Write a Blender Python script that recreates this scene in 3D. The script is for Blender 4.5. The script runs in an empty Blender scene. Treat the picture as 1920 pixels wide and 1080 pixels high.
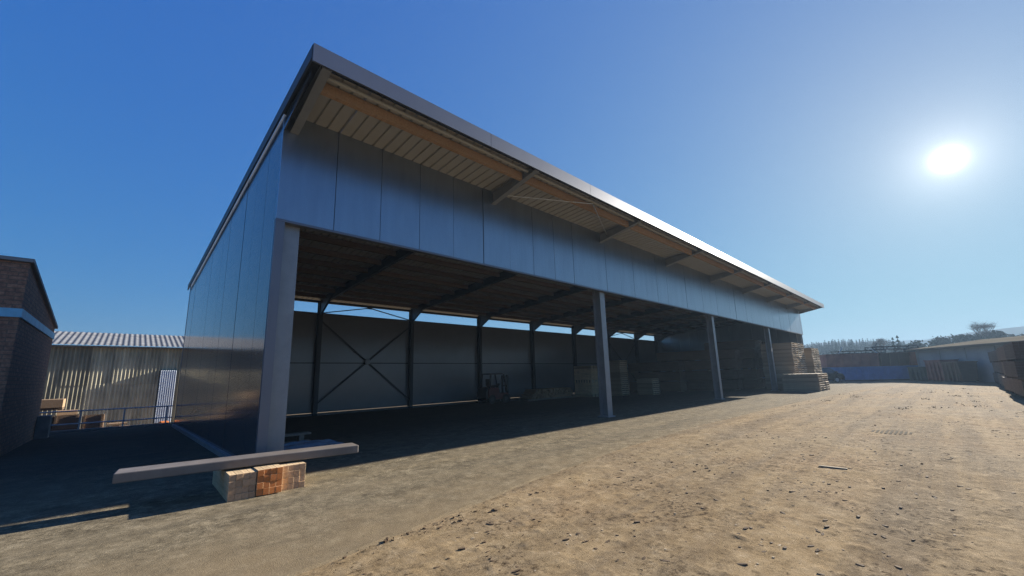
import bpy, bmesh, math, random
from mathutils import Vector, Matrix
R = random.Random(7)
rad = math.radians
S = bpy.context.scene
COL = S.collection

# ------------------------------------------------------------------ camera
cam_d = bpy.data.cameras.new('camera'); cam = bpy.data.objects.new('camera', cam_d); COL.objects.link(cam)
YAW, PIT, ROL = 0.753, 0.1859, -0.0246
fw = Vector((math.sin(YAW)*math.cos(PIT), math.cos(YAW)*math.cos(PIT), math.sin(PIT)))
rt = Vector((math.cos(YAW), -math.sin(YAW), 0)); up = rt.cross(fw)
c_, s_ = math.cos(ROL), math.sin(ROL)
rt, up = c_*rt + s_*up, -s_*rt + c_*up
M = Matrix((rt, up, -fw)).transposed().to_4x4(); M.translation = (-1.8264, -7.9972, 1.5261)
cam.matrix_world = M
cam_d.sensor_fit = 'HORIZONTAL'; cam_d.sensor_width = 36.0; cam_d.lens = 754.69/1920*36
cam_d.shift_x = 17.15/1920; cam_d.shift_y = 22.35/1920
cam_d.clip_start = 0.05; cam_d.clip_end = 20000
S.camera = cam

# ------------------------------------------------------------------ sky, sun, exposure
SUN_AZ, SUN_EL = rad(-3.5), rad(19.1)           # azimuth measured from +X
SD = Vector((math.cos(SUN_AZ)*math.cos(SUN_EL), math.sin(SUN_AZ)*math.cos(SUN_EL), math.sin(SUN_EL)))
W = bpy.data.worlds.new('World'); S.world = W; W.use_nodes = True
nt = W.node_tree; nt.nodes.clear()
N = nt.nodes.new; L = nt.links.new
sky = N('ShaderNodeTexSky'); sky.sky_type = 'NISHITA'; sky.sun_disc = False
sky.sun_elevation = SUN_EL; sky.sun_rotation = math.pi/2 - SUN_AZ
sky.altitude = 0; sky.air_density = 1.0; sky.dust_density = 0.0; sky.ozone_density = 1.0
EXPO = 1.9; BGS = .1; KS = 1.0/(2**EXPO*BGS)
def mth(op, a, b=None):
    m = N('ShaderNodeMath'); m.operation = op
    for i, v in enumerate((a, b)):
        if v is None: continue
        if isinstance(v, (int, float)): m.inputs[i].default_value = v
        else: L(v, m.inputs[i])
    return m.outputs[0]
sep = N('ShaderNodeSeparateColor'); L(sky.outputs[0], sep.inputs[0])
# the sun's own disc and its aureole, seen in the frame
geo = N('ShaderNodeTexCoord')
nrm = N('ShaderNodeVectorMath'); nrm.operation = 'NORMALIZE'; L(geo.outputs['Generated'], nrm.inputs[0])
dot = N('ShaderNodeVectorMath'); dot.operation = 'DOT_PRODUCT'; L(nrm.outputs[0], dot.inputs[0]); dot.inputs[1].default_value = SD
ang = mth('ARCCOSINE', mth('MINIMUM', dot.outputs['Value'], 0.999999))
ex = lambda sig, amp, p=1.0: mth('MULTIPLY', mth('EXPONENT', mth('MULTIPLY', mth('POWER', mth('DIVIDE', ang, rad(sig)), p), -1.0)), amp)
core = mth('ADD', ex(.55, 7.0, 1.5), mth('ADD', ex(1.8, .8), ex(10.0, .26)))
cmb = N('ShaderNodeCombineColor')
for i, (p, k, gl_, tint) in enumerate(((1.15, .0105, .28, 1.0), (.60, .1090, .20, .97), (.20, .43, .0, .90))):
    v = mth('MULTIPLY', mth('POWER', sep.outputs[i], p), k)
    v = mth('ADD', mth('ADD', v, ex(25.0, gl_)), mth('MULTIPLY', core, tint))
    L(mth('MULTIPLY', v, KS), cmb.inputs[i])
bg = N('ShaderNodeBackground'); bg.inputs['Strength'].default_value = BGS; L(cmb.outputs[0], bg.inputs['Color'])
ow = N('ShaderNodeOutputWorld'); L(bg.outputs[0], ow.inputs['Surface'])

sl = bpy.data.lights.new('sun', 'SUN'); sl.energy = 5.0; sl.angle = rad(0.5); sl.color = (1.0, 0.93, 0.82)
so = bpy.data.objects.new('sun', sl); COL.objects.link(so)
so.rotation_euler = (-SD).to_track_quat('-Z', 'Y').to_euler(); so.location = (30, -10, 40)

vs = S.view_settings; vs.view_transform = 'Standard'; vs.look = 'None'; vs.gamma = 1.0; vs.use_curve_mapping = False
vs.exposure = EXPO
S.render.engine = 'CYCLES'
S.cycles.use_denoising = True; S.cycles.denoising_prefilter = 'NONE'
S.cycles.max_bounces = 8; S.cycles.diffuse_bounces = 4; S.cycles.glossy_bounces = 4; S.cycles.transmission_bounces = 4
S.cycles.volume_bounces = 0
S.cycles.sample_clamp_indirect = 8.0
S.cycles.caustics_reflective = False; S.cycles.caustics_refractive = False

# ------------------------------------------------------------------ material helpers
MATS = {}
class NT:
    def __init__(s, name):
        s.m = bpy.data.materials.new(name); s.m.use_nodes = True
        s.t = s.m.node_tree; s.b = s.t.nodes['Principled BSDF']
    def n(s, ty, **kw):
        o = s.t.nodes.new(ty)
        for k, v in kw.items(): setattr(o, k, v)
        return o
    def l(s, a, b): s.t.links.new(a, b)
    def coord(s, kind='Object', scale=(1, 1, 1)):
        if kind == 'World':
            g = s.n('ShaderNodeNewGeometry'); o = g.outputs['Position']
        else:
            g = s.n('ShaderNodeTexCoord'); o = g.outputs[kind]
        mp = s.n('ShaderNodeMapping'); mp.inputs['Scale'].default_value = scale; s.l(o, mp.inputs['Vector'])
        return mp.outputs[0]
    def noise(s, vec, scale, detail=6, rough=.6, out=0):
        x = s.n('ShaderNodeTexNoise'); x.inputs['Scale'].default_value = scale; x.inputs['Detail'].default_value = detail
        x.inputs['Roughness'].default_value = rough; s.l(vec, x.inputs['Vector']); return x.outputs[out]
    def ramp(s, fac, stops, interp='LINEAR'):
        x = s.n('ShaderNodeValToRGB'); x.color_ramp.interpolation = interp
        e = x.color_ramp.elements
        while len(e) < len(stops): e.new(.5)
        for i, (p, c) in enumerate(stops):
            e[i].position = p
            e[i].color = (c, c, c, 1) if isinstance(c, (int, float)) else (*c, 1)
        s.l(fac, x.inputs[0]); return x.outputs[0]
    def mix(s, fac, a, b, mode='MIX'):
        x = s.n('ShaderNodeMix', data_type='RGBA', blend_type=mode)
        for i, v in ((0, fac), (6, a), (7, b)):
            if isinstance(v, (int, float)): x.inputs[i].default_value = v
            elif isinstance(v, tuple): x.inputs[i].default_value = (*v, 1)
            else: s.l(v, x.inputs[i])
        return x.outputs[2]
    def bump(s, h, strength, dist=.02, prev=None):
        x = s.n('ShaderNodeBump'); x.inputs['Strength'].default_value = strength; x.inputs['Distance'].default_value = dist
        s.l(h, x.inputs['Height'])
        if prev is not None: s.l(prev, x.inputs['Normal'])
        return x.outputs[0]
    def set(s, k, v):
        if isinstance(v, (int, float, tuple)): s.b.inputs[k].default_value = (*v, 1) if isinstance(v, tuple) and len(v) == 3 else v
        else: s.l(v, s.b.inputs[k])

def simple(name, col, rough=.6, metal=0.0, var=.25, scale=3.0, bump=.0, bscale=60, spec=.5, world=False, stretch=(1, 1, 1), rnd=0.0):
    if name in MATS: return MATS[name]
    t = NT(name); v = t.coord('World' if world else 'Object', stretch)
    n = t.noise(v, scale)
    d = tuple(x*(1-var) for x in col); e = tuple(min(1, x*(1+var)) for x in col)
    c = t.ramp(n, [(.3, d), (.7, e)])
    if rnd:
        oi = t.n('ShaderNodeObjectInfo')
        hsv = t.n('ShaderNodeHueSaturation'); t.l(c, hsv.inputs['Color'])
        mr = t.n('ShaderNodeMapRange'); mr.inputs[3].default_value = 1-rnd; mr.inputs[4].default_value = 1+rnd
        t.l(oi.outputs['Random'], mr.inputs[0]); t.l(mr.outputs[0], hsv.inputs['Value']); c = hsv.outputs[0]
    t.set('Base Color', c); t.set('Metallic', metal); t.set('Specular IOR Level', spec)
    rr = t.ramp(t.noise(v, scale*2.3), [(.3, max(.02, rough-(.08 if rough > .5 else .015))), (.7, min(1, rough+(.08 if rough > .5 else .02)))]); t.set('Roughness', rr)
    if bump: t.set('Normal', t.bump(t.noise(v, bscale), bump, .01))
    MATS[name] = t.m; return t.m

def m_panel(name, col, rough, spec=.6, metal=.0):
    t = NT(name); v = t.coord('World', (1, 1, 1))
    c = t.ramp(t.noise(t.coord('World', (1.2, 1.2, .25)), 2.5), [(.3, tuple(x*.92 for x in col)), (.7, tuple(x*1.08 for x in col))])
    # faint run-off streaks
    st = t.noise(t.coord('World', (14, 14, .35)), 1.5)
    c = t.mix(t.ramp(st, [(.45, 0), (.8, .10)]), c, tuple(x*.6 for x in col))
    t.set('Base Color', c); t.set('Metallic', metal); t.set('Specular IOR Level', spec)
    t.set('Roughness', rough)
    MATS[name] = t.m; return t.m

def m_wood(name, col, scale=1.0, rnd=.2, axis=(12, .7, 12), rough=.7):
    t = NT(name); v = t.coord('Object', axis)
    n = t.noise(v, 2.2*scale, 8, .65); n2 = t.noise(t.coord('Object'), 1.4)
    c = t.ramp(n, [(.25, tuple(x*.62 for x in col)), (.5, col), (.75, tuple(min(1, x*1.2) for x in col))])
    c = t.mix(t.ramp(n2, [(.45, 0), (.8, .35)]), c, tuple(x*.55 for x in col))
    oi = t.n('ShaderNodeObjectInfo'); hsv = t.n('ShaderNodeHueSaturation'); t.l(c, hsv.inputs['Color'])
    mr = t.n('ShaderNodeMapRange'); mr.inputs[3].default_value = 1-rnd; mr.inputs[4].default_value = 1+rnd
    t.l(oi.outputs['Random'], mr.inputs[0]); t.l(mr.outputs[0], hsv.inputs['Value'])
    t.set('Base Color', hsv.outputs[0]); t.set('Roughness', rough); t.set('Specular IOR Level', .25)
    t.set('Normal', t.bump(n, .25, .004))
    MATS[name] = t.m; return t.m

def m_asphalt():
    t = NT('asphalt'); v = t.coord('World')
    big = t.noise(v, .35, 5, .6); lane = t.noise(t.coord('World', (.05, 1.5, 1)), 1.1, 4, .55); mid = t.noise(t.coord('World', (.3, 1.4, 1)), 1.3, 7, .65); fine = t.noise(v, 85, 3, .75); spk = t.noise(v, 3.5, 14, .93)
    c = t.ramp(spk, [(.40, (.030, .025, .018)), (.5, (.138, .114, .076)), (.60, (.330, .275, .185))])
    c = t.mix(t.ramp(lane, [(.40, 0), (.62, .5)]), c, (.105, .089, .064))
    c = t.mix(t.ramp(mid, [(.45, 0), (.72, .5)]), c, (.225, .178, .112))
    c = t.mix(t.ramp(big, [(.45, 0), (.68, .35)]), c, (.19, .155, .102))
    # sawdust trodden over the outer edge
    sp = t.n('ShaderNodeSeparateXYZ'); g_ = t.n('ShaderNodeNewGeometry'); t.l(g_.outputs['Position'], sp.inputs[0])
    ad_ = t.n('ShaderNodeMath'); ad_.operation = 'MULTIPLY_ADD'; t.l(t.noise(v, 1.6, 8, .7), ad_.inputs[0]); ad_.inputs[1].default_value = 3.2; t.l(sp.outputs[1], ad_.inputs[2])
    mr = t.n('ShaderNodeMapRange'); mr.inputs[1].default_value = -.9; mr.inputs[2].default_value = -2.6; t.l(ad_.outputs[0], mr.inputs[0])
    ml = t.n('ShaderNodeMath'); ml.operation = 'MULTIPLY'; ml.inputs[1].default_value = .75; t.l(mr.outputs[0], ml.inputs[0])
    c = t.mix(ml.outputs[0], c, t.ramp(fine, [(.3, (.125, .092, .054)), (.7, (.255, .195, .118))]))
    # darker further in: hall shade put into the colour, along with thinner sawdust
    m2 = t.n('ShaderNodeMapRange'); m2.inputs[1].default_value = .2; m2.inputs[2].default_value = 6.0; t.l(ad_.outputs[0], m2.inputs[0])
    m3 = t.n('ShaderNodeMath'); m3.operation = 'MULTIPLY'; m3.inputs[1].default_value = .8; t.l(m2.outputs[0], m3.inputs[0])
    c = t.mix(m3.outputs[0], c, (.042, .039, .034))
    fl = t.n('ShaderNodeTexVoronoi'); fl.inputs['Scale'].default_value = 21; t.l(v, fl.inputs['Vector'])
    c = t.mix(t.ramp(fl.outputs['Distance'], [(.05, .7), (.10, 0)]), c, (.36, .29, .19))
    c = t.mix(t.ramp(t.noise(v, 5.0, 9, .78), [(.60, 0), (.68, .45)]), c, (.045, .037, .028))
    t.set('Base Color', c); t.set('Roughness', .95); t.set('Specular IOR Level', .012)
    b = t.bump(fine, .5, .008); b = t.bump(t.noise(v, 22, 6, .75), .25, .012, b); t.set('Normal', b)
    MATS['asphalt'] = t.m; return t.m

def m_dirt():
    t = NT('dirt'); v = t.coord('World')
    big = t.noise(v, .28, 6, .62); str_ = t.noise(t.coord('World', (.06, 1.5, 1)), 1.2, 7, .65)
    mid = t.noise(v, 3.2, 8, .7); fine = t.noise(v, 60, 4, .75)
    c = t.ramp(mid, [(.25, (.155, .108, .058)), (.5, (.248, .180, .100)), (.75, (.305, .232, .140))])
    c = t.mix(t.ramp(t.noise(v, .55, 5, .6), [(.48, 0), (.68, .6)]), c, (.255, .160, .080))
    c = t.mix(t.ramp(str_, [(.45, 0), (.60, .75)]), c, (.135, .100, .064))
    c = t.mix(t.ramp(big, [(.42, 0), (.65, .5)]), c, (.205, .175, .125))
    spk = t.noise(v, 3.0, 14, .93)
    c = t.mix(t.ramp(spk, [(.38, .9), (.49, 0)]), c, (.07, .048, .027))
    c = t.mix(t.ramp(spk, [(.53, 0), (.62, .75)]), c, (.38, .30, .195))
    c = t.mix(t.ramp(t.noise(v, 120, 3, .7), [(.6, 0), (.72, .45)]), c, (.38, .30, .20))
    cr = t.noise(v, 17, 10, .72)
    patch = t.ramp(t.noise(v, 1.1, 5, .65), [(.42, 0), (.62, 1)])
    c = t.mix(t.mix(1.0, t.ramp(cr, [(.50, 0), (.60, .9)]), patch, 'MULTIPLY'), c, (.030, .020, .013))
    c = t.mix(t.ramp(cr, [(.61, 0), (.66, .8)]), c, (.03, .02, .013))
    t.set('Base Color', c); t.set('Roughness', .97); t.set('Specular IOR Level', .012)
    w = t.n('ShaderNodeTexWave', wave_type='BANDS', bands_direction='Y'); w.inputs['Scale'].default_value = .32; w.inputs['Distortion'].default_value = 3.5
    w.inputs['Detail'].default_value = 3; w.inputs['Detail Scale'].default_value = .6
    t.l(t.coord('World', (.16, 1, 1)), w.inputs['Vector'])
    b = t.bump(w.outputs['Fac'], .25, .06)
    b = t.bump(mid, .25, .03, b); b = t.bump(t.noise(v, 14, 8, .7), .35, .02, b); b = t.bump(spk, .5, .012, b)
    t.set('Normal', b)
    MATS['dirt'] = t.m; return t.m

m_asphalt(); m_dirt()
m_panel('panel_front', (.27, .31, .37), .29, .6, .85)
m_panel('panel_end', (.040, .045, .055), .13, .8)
simple('panel_inside', (.24, .255, .27), .22, 0, .06, 1.0, spec=.8)
simple('sheet_under', (.36, .355, .335), .45, 0, .06, 1.0)
simple('sheet_top', (.16, .17, .19), .32, .3, .1, 1.5)
simple('trim_dark', (.17, .18, .21), .48, .7, .05, 1, spec=.3)
simple('steel', (.24, .255, .27), .42, .35, .12, 3, .05, 40)
simple('steel_dark', (.045, .05, .055), .45, .4, .12, 3)
simple('trim_matt', (.045, .052, .07), .5, 0, .05, 1, spec=.3); simple('rail_dull', (.17, .175, .18), .7, 0, .1, 4, spec=.2); simple('rail_pale', (.48, .49, .50), .55, 0, .1, 4, spec=.3); simple('drain_iron', (.16, .145, .115), .9, 0, .2, 8, spec=.0); simple('tube_grey', (.36, .37, .36), .7, 0, .08, 3, spec=.2); simple('galv', (.50, .52, .53), .35, .7, .15, 6)
simple('beam_grey', (.150, .128, .110), .5, 0, .18, 4, .12, 30)
simple('black_gap', (.012, .012, .014), .8, 0, .1)
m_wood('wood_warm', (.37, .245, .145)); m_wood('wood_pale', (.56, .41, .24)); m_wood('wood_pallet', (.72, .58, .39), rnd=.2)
m_wood('wood_side_shade', (.34, .265, .175)); m_wood('wood_inner_shade', (.15, .105, .07)); m_wood('wood_orange', (.55, .17, .04)); m_wood('wood_grey', (.22, .18, .14)); m_wood('wood_dark', (.17, .115, .075), rnd=.3)
m_wood('end_grain', (.42, .26, .15), 2.0, .16, (6, 6, 6)); m_wood('end_orange', (.58, .19, .05), 1.5, .2, (5, 5, 5))
simple('concrete', (.24, .23, .21), .9, 0, .2, 4, .3, 60, .0)
simple('weathered_cladding', (.42, .375, .26), .75, 0, .45, 1.1, .1, 40, .25, stretch=(1.5, 1.5, .35), rnd=.4)
simple('roof_cement', (.17, .175, .185), .9, 0, .25, 2, .1, 30, .0)
simple('door_sheet', (.50, .56, .66), .4, .2, .1, 3)
simple('black_paint', (.012, .014, .018), .22, 0, .1, 4, spec=.6)
simple('rubber', (.02, .02, .02), .8, 0, .2, 8)
simple('glass_dark', (.02, .025, .03), .06, 0, .05, spec=.8)
simple('blue_paint', (.08, .17, .36), .5, 0, .2, 2)
simple('blue_band', (.24, .60, .78), .5, 0, .15, 2)
simple('rust_red', (.24, .105, .075), .7, 0, .35, 1.2)
simple('dark_green', (.055, .075, .06), .6, 0, .3, 2)
simple('bark', (.10, .07, .048), .95, 0, .4, 6, .5, 25, .15, rnd=.3)
simple('bark_chip', (.085, .055, .032), .95, 0, .45, 12, .3, 40, .15)
simple('pale_chip', (.30, .235, .155), .85, 0, .25, 9, .2, 40, .2)
simple('needle', (.045, .065, .035), .8, 0, .45, .25, spec=.0, world=True)
simple('bush_leaf', (.075, .080, .045), .8, 0, .4, .3, spec=.0, world=True)
simple('twig', (.11, .085, .065), .9, 0, .3, 2)
simple('far_hill', (.05, .06, .045), .95, 0, .4, .006, spec=.0, world=True)
simple('roof_sand', (.17, .15, .11), .9, 0, .2, .5, world=True, spec=.0)
simple('wall_grey', (.28, .30, .30), .75, 0, .15, .6, world=True)
simple('plastic_blue', (.16, .30, .46), .22, 0, .25, 5, .25, 14, .7)
simple('white_paint', (.72, .72, .70), .5, 0, .1, 4)
simple('fork_red', (.16, .03, .02), .4, 0, .2, 3)
simple('pale_wrap', (.62, .56, .46), .6, 0, .15, 3)
def m_brown_wall():
    t = NT('brown_wall')
    br = t.n('ShaderNodeTexBrick'); br.inputs['Scale'].default_value = 1.0
    br.inputs['Brick Width'].default_value = .30; br.inputs['Row Height'].default_value = .10; br.inputs['Mortar Size'].default_value = .012
    br.inputs['Color1'].default_value = (.52, .27, .165, 1); br.inputs['Color2'].default_value = (.37, .195, .125, 1); br.inputs['Mortar'].default_value = (.24, .17, .12, 1)
    t.l(t.coord('UV'), br.inputs['Vector'])
    n = t.noise(t.coord('World'), 9, 8, .75)
    c = t.mix(t.ramp(n, [(.42, .7), (.62, 0)]), br.outputs['Color'], (.13, .075, .05))
    c = t.mix(t.ramp(t.noise(t.coord('World'), 30, 4, .7), [(.55, 0), (.7, .5)]), c, (.24, .15, .10))
    t.set('Base Color', c); t.set('Roughness', .9)
    b = t.bump(br.outputs['Fac'], -.4, .01); t.set('Normal', t.bump(n, .6, .03, b)); MATS['brown_wall'] = t.m
m_brown_wall()

# ------------------------------------------------------------------ mesh helpers
class MB:
    def __init__(s): s.v = []; s.f = []; s.m = []
    def quadset(s, vs_, fs, mi=0):
        o = len(s.v); s.v += [tuple(p) for p in vs_]
        for f in fs: s.f.append(tuple(i+o for i in f)); s.m.append(mi)
        return s
    def box(s, x0, x1, y0, y1, z0, z1, mi=0):
        return s.quadset([(x0,y0,z0),(x1,y0,z0),(x1,y1,z0),(x0,y1,z0),(x0,y0,z1),(x1,y0,z1),(x1,y1,z1),(x0,y1,z1)],
            [(0,3,2,1),(4,5,6,7),(0,1,5,4),(1,2,6,5),(2,3,7,6),(3,0,4,7)], mi)
    def hexa(s, b, t, mi=0):      # four bottom, four top points, counter-clockwise from above
        return s.quadset(list(b)+list(t), [(0,3,2,1),(4,5,6,7),(0,1,5,4),(1,2,6,5),(2,3,7,6),(3,0,4,7)], mi)
    def bar(s, p, q, w, h, upv=(0,0,1), mi=0):
        p = Vector(p); q = Vector(q); d = (q-p).normalized(); sd = d.cross(Vector(upv)).normalized()*w/2; u = sd.cross(d).normalized()*h/2
        return s.hexa([p-sd-u, p+sd-u, q+sd-u, q-sd-u], [p-sd+u, p+sd+u, q+sd+u, q-sd+u], mi)
    def tube(s, p, q, r0, r1=None, n=8, mi=0, cap=True):
        r1 = r0 if r1 is None else r1
        p = Vector(p); q = Vector(q); d = (q-p).normalized()
        a = d.orthogonal().normalized(); b = d.cross(a)
        o = len(s.v)
        for c, rr in ((p, r0), (q, r1)):
            for i in range(n):
                t = 2*math.pi*i/n; s.v.append(tuple(c + a*math.cos(t)*rr + b*math.sin(t)*rr))
        for i in range(n):
            j = (i+1) % n; s.f.append((o+i, o+j, o+n+j, o+n+i)); s.m.append(mi)
        if cap:
            s.f.append(tuple(o+i for i in reversed(range(n)))); s.m.append(mi)
            s.f.append(tuple(o+n+i for i in range(n))); s.m.append(mi)
        return s
    def prism(s, poly, a, b, axis='x', mi=0):   # polygon in the other two axes, extruded a..b
        n = len(poly); o = len(s.v)
        for t in (a, b):
            for (u, w) in poly:
                s.v.append({'x': (t, u, w), 'y': (u, t, w), 'z': (u, w, t)}[axis])
        for i in range(n):
            j = (i+1) % n; s.f.append((o+i, o+j, o+n+j, o+n+i)); s.m.append(mi)
        s.f.append(tuple(o+i for i in reversed(range(n)))); s.m.append(mi)
        s.f.append(tuple(o+n+i for i in range(n))); s.m.append(mi)
        return s
    def mesh(s, name, mats, smooth=False):
        me = bpy.data.meshes.new(name); me.from_pydata(s.v, [], s.f)
        for m in (mats if isinstance(mats, (list, tuple)) else [mats]): me.materials.append(MATS[m] if isinstance(m, str) else m)
        me.polygons.foreach_set('material_index', s.m)
        bm = bmesh.new(); bm.from_mesh(me); bmesh.ops.recalc_face_normals(bm, faces=bm.faces); bm.to_mesh(me); bm.free()
        if smooth: me.polygons.foreach_set('use_smooth', [True]*len(me.polygons))
        me.update(); return me
    def obj(s, name, mats, parent=None, loc=(0,0,0), rz=0.0, smooth=False, bevel=0):
        return link(name, s.mesh(name, mats, smooth), parent, loc, rz, bevel)
def link(name, me, parent=None, loc=(0,0,0), rz=0.0, bevel=0):
    o = bpy.data.objects.new(name, me); COL.objects.link(o); o.location = loc; o.rotation_euler = (0, 0, rz)
    if parent is not None: o.parent = parent
    if bevel:
        b = o.modifiers.new('bevel', 'BEVEL'); b.width = bevel; b.segments = 2; b.limit_method = 'ANGLE'
    return o
def empty(name, loc, label, cat, group=None, rz=0.0):
    o = bpy.data.objects.new(name, None); COL.objects.link(o); o.location = loc; o.rotation_euler = (0, 0, rz); o.empty_display_size = .2
    return tag(o, label, cat, group)
def tag(o, label, cat, group=None):
    o['label'] = label; o['category'] = cat
    if group: o['group'] = group
    return o
def struct(o, label=None):
    o['kind'] = 'structure'
    if label: o['label'] = label
    return o
B = lambda: MB()
def zg(y):            # ground height
    return 0.0 if y <= 0 else (-.0159*y if y <= 15.0 else -1.0)

# ------------------------------------------------------------------ ground
gm = MB()
ys = [-1300, -400, -60, -20, 0, 15.0, 15.12, 60, 400, 1300]; xs = [-1300, -400, -60, -10, 10, 45, 100, 400, 1300]
nx = len(xs)
for y in ys:
    for x in xs: gm.v.append((x, y, zg(y)))
for j in range(len(ys)-1):
    for i in range(nx-1):
        gm.f.append((j*nx+i, j*nx+i+1, (j+1)*nx+i+1, (j+1)*nx+i)); gm.m.append(0)
ground = struct(gm.obj('ground', 'dirt'), 'brown sawdust and bark strewn yard ground')

# asphalt apron, a little proud of the yard, with its worn edge
edge = [(-60, -4.6), (-12, -4.5), (-4, -4.35), (-.7, -4.2), (.75, -4.0), (2.8, -3.62), (6, -3.25), (10, -3.05), (16, -3.1), (24, -3.35), (32, -3.8), (44, -4.9), (56, -6.3)]
am = MB(); TH = .014
pts = []
for k in range(len(edge)-1):
    (x0, y0), (x1, y1) = edge[k], edge[k+1]; n = max(1, int((x1-x0)/.22)) if -5 < x0 < 32 else 4
    for i in range(n):
        t = i/n; pts.append((x0+(x1-x0)*t, y0+(y1-y0)*t + R.uniform(-.025, .025)))
pts.append(edge[-1])
rows = [lambda x, y: (x, y-.06, -.012), lambda x, y: (x, y, TH), lambda x, y: (x, 0.0, TH), lambda x, y: (x, 15.0, zg(15)+TH)]
for r_ in rows: am.v += [r_(x, y) for x, y in pts]
n = len(pts)
for j in range(3):
    for i in range(n-1):
        am.f.append((j*n+i, j*n+i+1, (j+1)*n+i+1, (j+1)*n+i)); am.m.append(0)
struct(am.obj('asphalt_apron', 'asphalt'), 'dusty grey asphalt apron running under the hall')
F = TH
from mathutils import noise as mnoise
def edge_y(x):
    for (x0, y0), (x1, y1) in zip(edge, edge[1:]):
        if x0 <= x <= x1: return y0+(y1-y0)*(x-x0)/(x1-x0)
    return -4.5
ym = MB(); nxx, nyy = 560, 200; X0, X1, Y0, Y1 = -3.0, 20.0, -11.0, -3.3
for j in range(nyy+1):
    for i in range(nxx+1):
        u = i/nxx; x = X0+(X1-X0)*(.45*u+.55*u*u); y = Y0+(Y1-Y0)*j/nyy
        e = edge_y(x)-.07
        d = e-y
        if d < 0: h = -.02
        else:
            f1 = mnoise.fractal(Vector((x*.9, y*2.2, 0)), 1.0, 2.0, 4)*.006
            f2 = mnoise.fractal(Vector((x*7, y*9, 3)), .9, 2.1, 4)
            h = .014 + f1 + max(0, f2-.30)*.022 + f2*.0015
            h = max(.003, h)*min(1, d/.5+.12)
            m_ = min((x-X0)/.8, (X1-x)/3.0, (y-Y0)/.8, 1); h = h*max(0, m_)+.003*m_-.004*(1-m_)
        ym.v.append((x, y, h))
for j in range(nyy):
    for i in range(nxx):
        a = j*(nxx+1)+i; ym.f.append((a, a+1, a+nxx+2, a+nxx+1)); ym.m.append(0)
ymesh = bpy.data.meshes.new('yard_surface'); ymesh.from_pydata(ym.v, [], ym.f); ymesh.materials.append(MATS['dirt'])
ymesh.polygons.foreach_set('use_smooth', [True]*len(ymesh.polygons)); ymesh.update()
yo = bpy.data.objects.new('yard_surface', ymesh); COL.objects.link(yo); struct(yo, 'trampled brown bark and sawdust layer of the yard')
kb = MB(); kb.box(-12, 1.5, 15.0, 15.22, -1.05, -.12)
struct(kb.obj('kerb', 'concrete'), 'low concrete kerb at the edge of the lower yard')

# ------------------------------------------------------------------ the open hall
HL = 42.34; DP = 13.92; OV = 1.77; SLP = .0704; BAY = 10.706; HB = 4.516
zr = lambda y: 6.93 - SLP*(y+OV)          # roof top
hall = empty('open_hall', (0, 0, 0), 'long open-fronted storage hall with grey metal cladding and monopitch roof', 'hall')
# front cladding, panel by panel
zt0 = zr(0) - .10
pm = MB().box(.006, .994, 0, .08, HB, zt0).mesh('facade_panel', ['panel_front'])
for k in range(43):
    x0 = k*1.0 - (.0 if k else .05)
    if k == 0: o = MB().box(-.05, .994, 0, .08, HB, zt0).obj('facade_panel', 'panel_front', hall)
    elif k == 42: o = MB().box(.006, .34, 0, .08, HB, zt0).obj('facade_panel', 'panel_front', hall, (42, 0, 0))
    else: o = link('facade_panel', pm, hall, (k, 0, 0))
    o.rotation_euler = (R.gauss(0, .0006), 0, R.gauss(0, .0007))
MB().box(0, HL, .10, .13, HB+.03, zt0).obj('panel_backing', 'black_gap', hall)
MB().box(-.052, HL, -.006, .14, HB-.05, HB-.005).obj('bottom_trim', 'trim_dark', hall)
# end walls: vertical panels, tops follow the roof
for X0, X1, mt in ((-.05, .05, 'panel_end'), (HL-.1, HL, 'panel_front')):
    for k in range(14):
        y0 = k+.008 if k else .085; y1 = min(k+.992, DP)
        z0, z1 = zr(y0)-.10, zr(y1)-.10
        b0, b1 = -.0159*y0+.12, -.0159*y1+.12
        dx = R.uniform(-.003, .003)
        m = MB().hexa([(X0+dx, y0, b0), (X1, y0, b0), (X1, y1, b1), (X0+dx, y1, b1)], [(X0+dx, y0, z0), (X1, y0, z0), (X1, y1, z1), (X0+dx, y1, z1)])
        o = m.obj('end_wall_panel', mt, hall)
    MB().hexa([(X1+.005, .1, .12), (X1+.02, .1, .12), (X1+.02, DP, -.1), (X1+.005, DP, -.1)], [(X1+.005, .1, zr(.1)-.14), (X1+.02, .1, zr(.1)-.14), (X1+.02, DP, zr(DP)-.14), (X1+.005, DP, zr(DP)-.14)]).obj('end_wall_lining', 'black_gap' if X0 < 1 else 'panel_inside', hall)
MB().hexa([(-.12, -.02, F-.02), (-.03, -.02, F-.02), (-.03, DP, zg(DP)), (-.12, DP, zg(DP))], [(-.12, -.02, .115), (-.03, -.02, .115), (-.03, DP, zg(DP)+.115), (-.12, DP, zg(DP)+.115)]).obj('base_flashing', 'rail_dull', hall)
MB().box(-.056, .10, -.008, .075, F, HB-.055).obj('corner_trim', 'trim_dark', hall)
MB().box(-.058, -.045, DP-.02, DP+.05, -.2, zr(DP)-.1).obj('corner_trim', 'trim_dark', hall)

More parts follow.
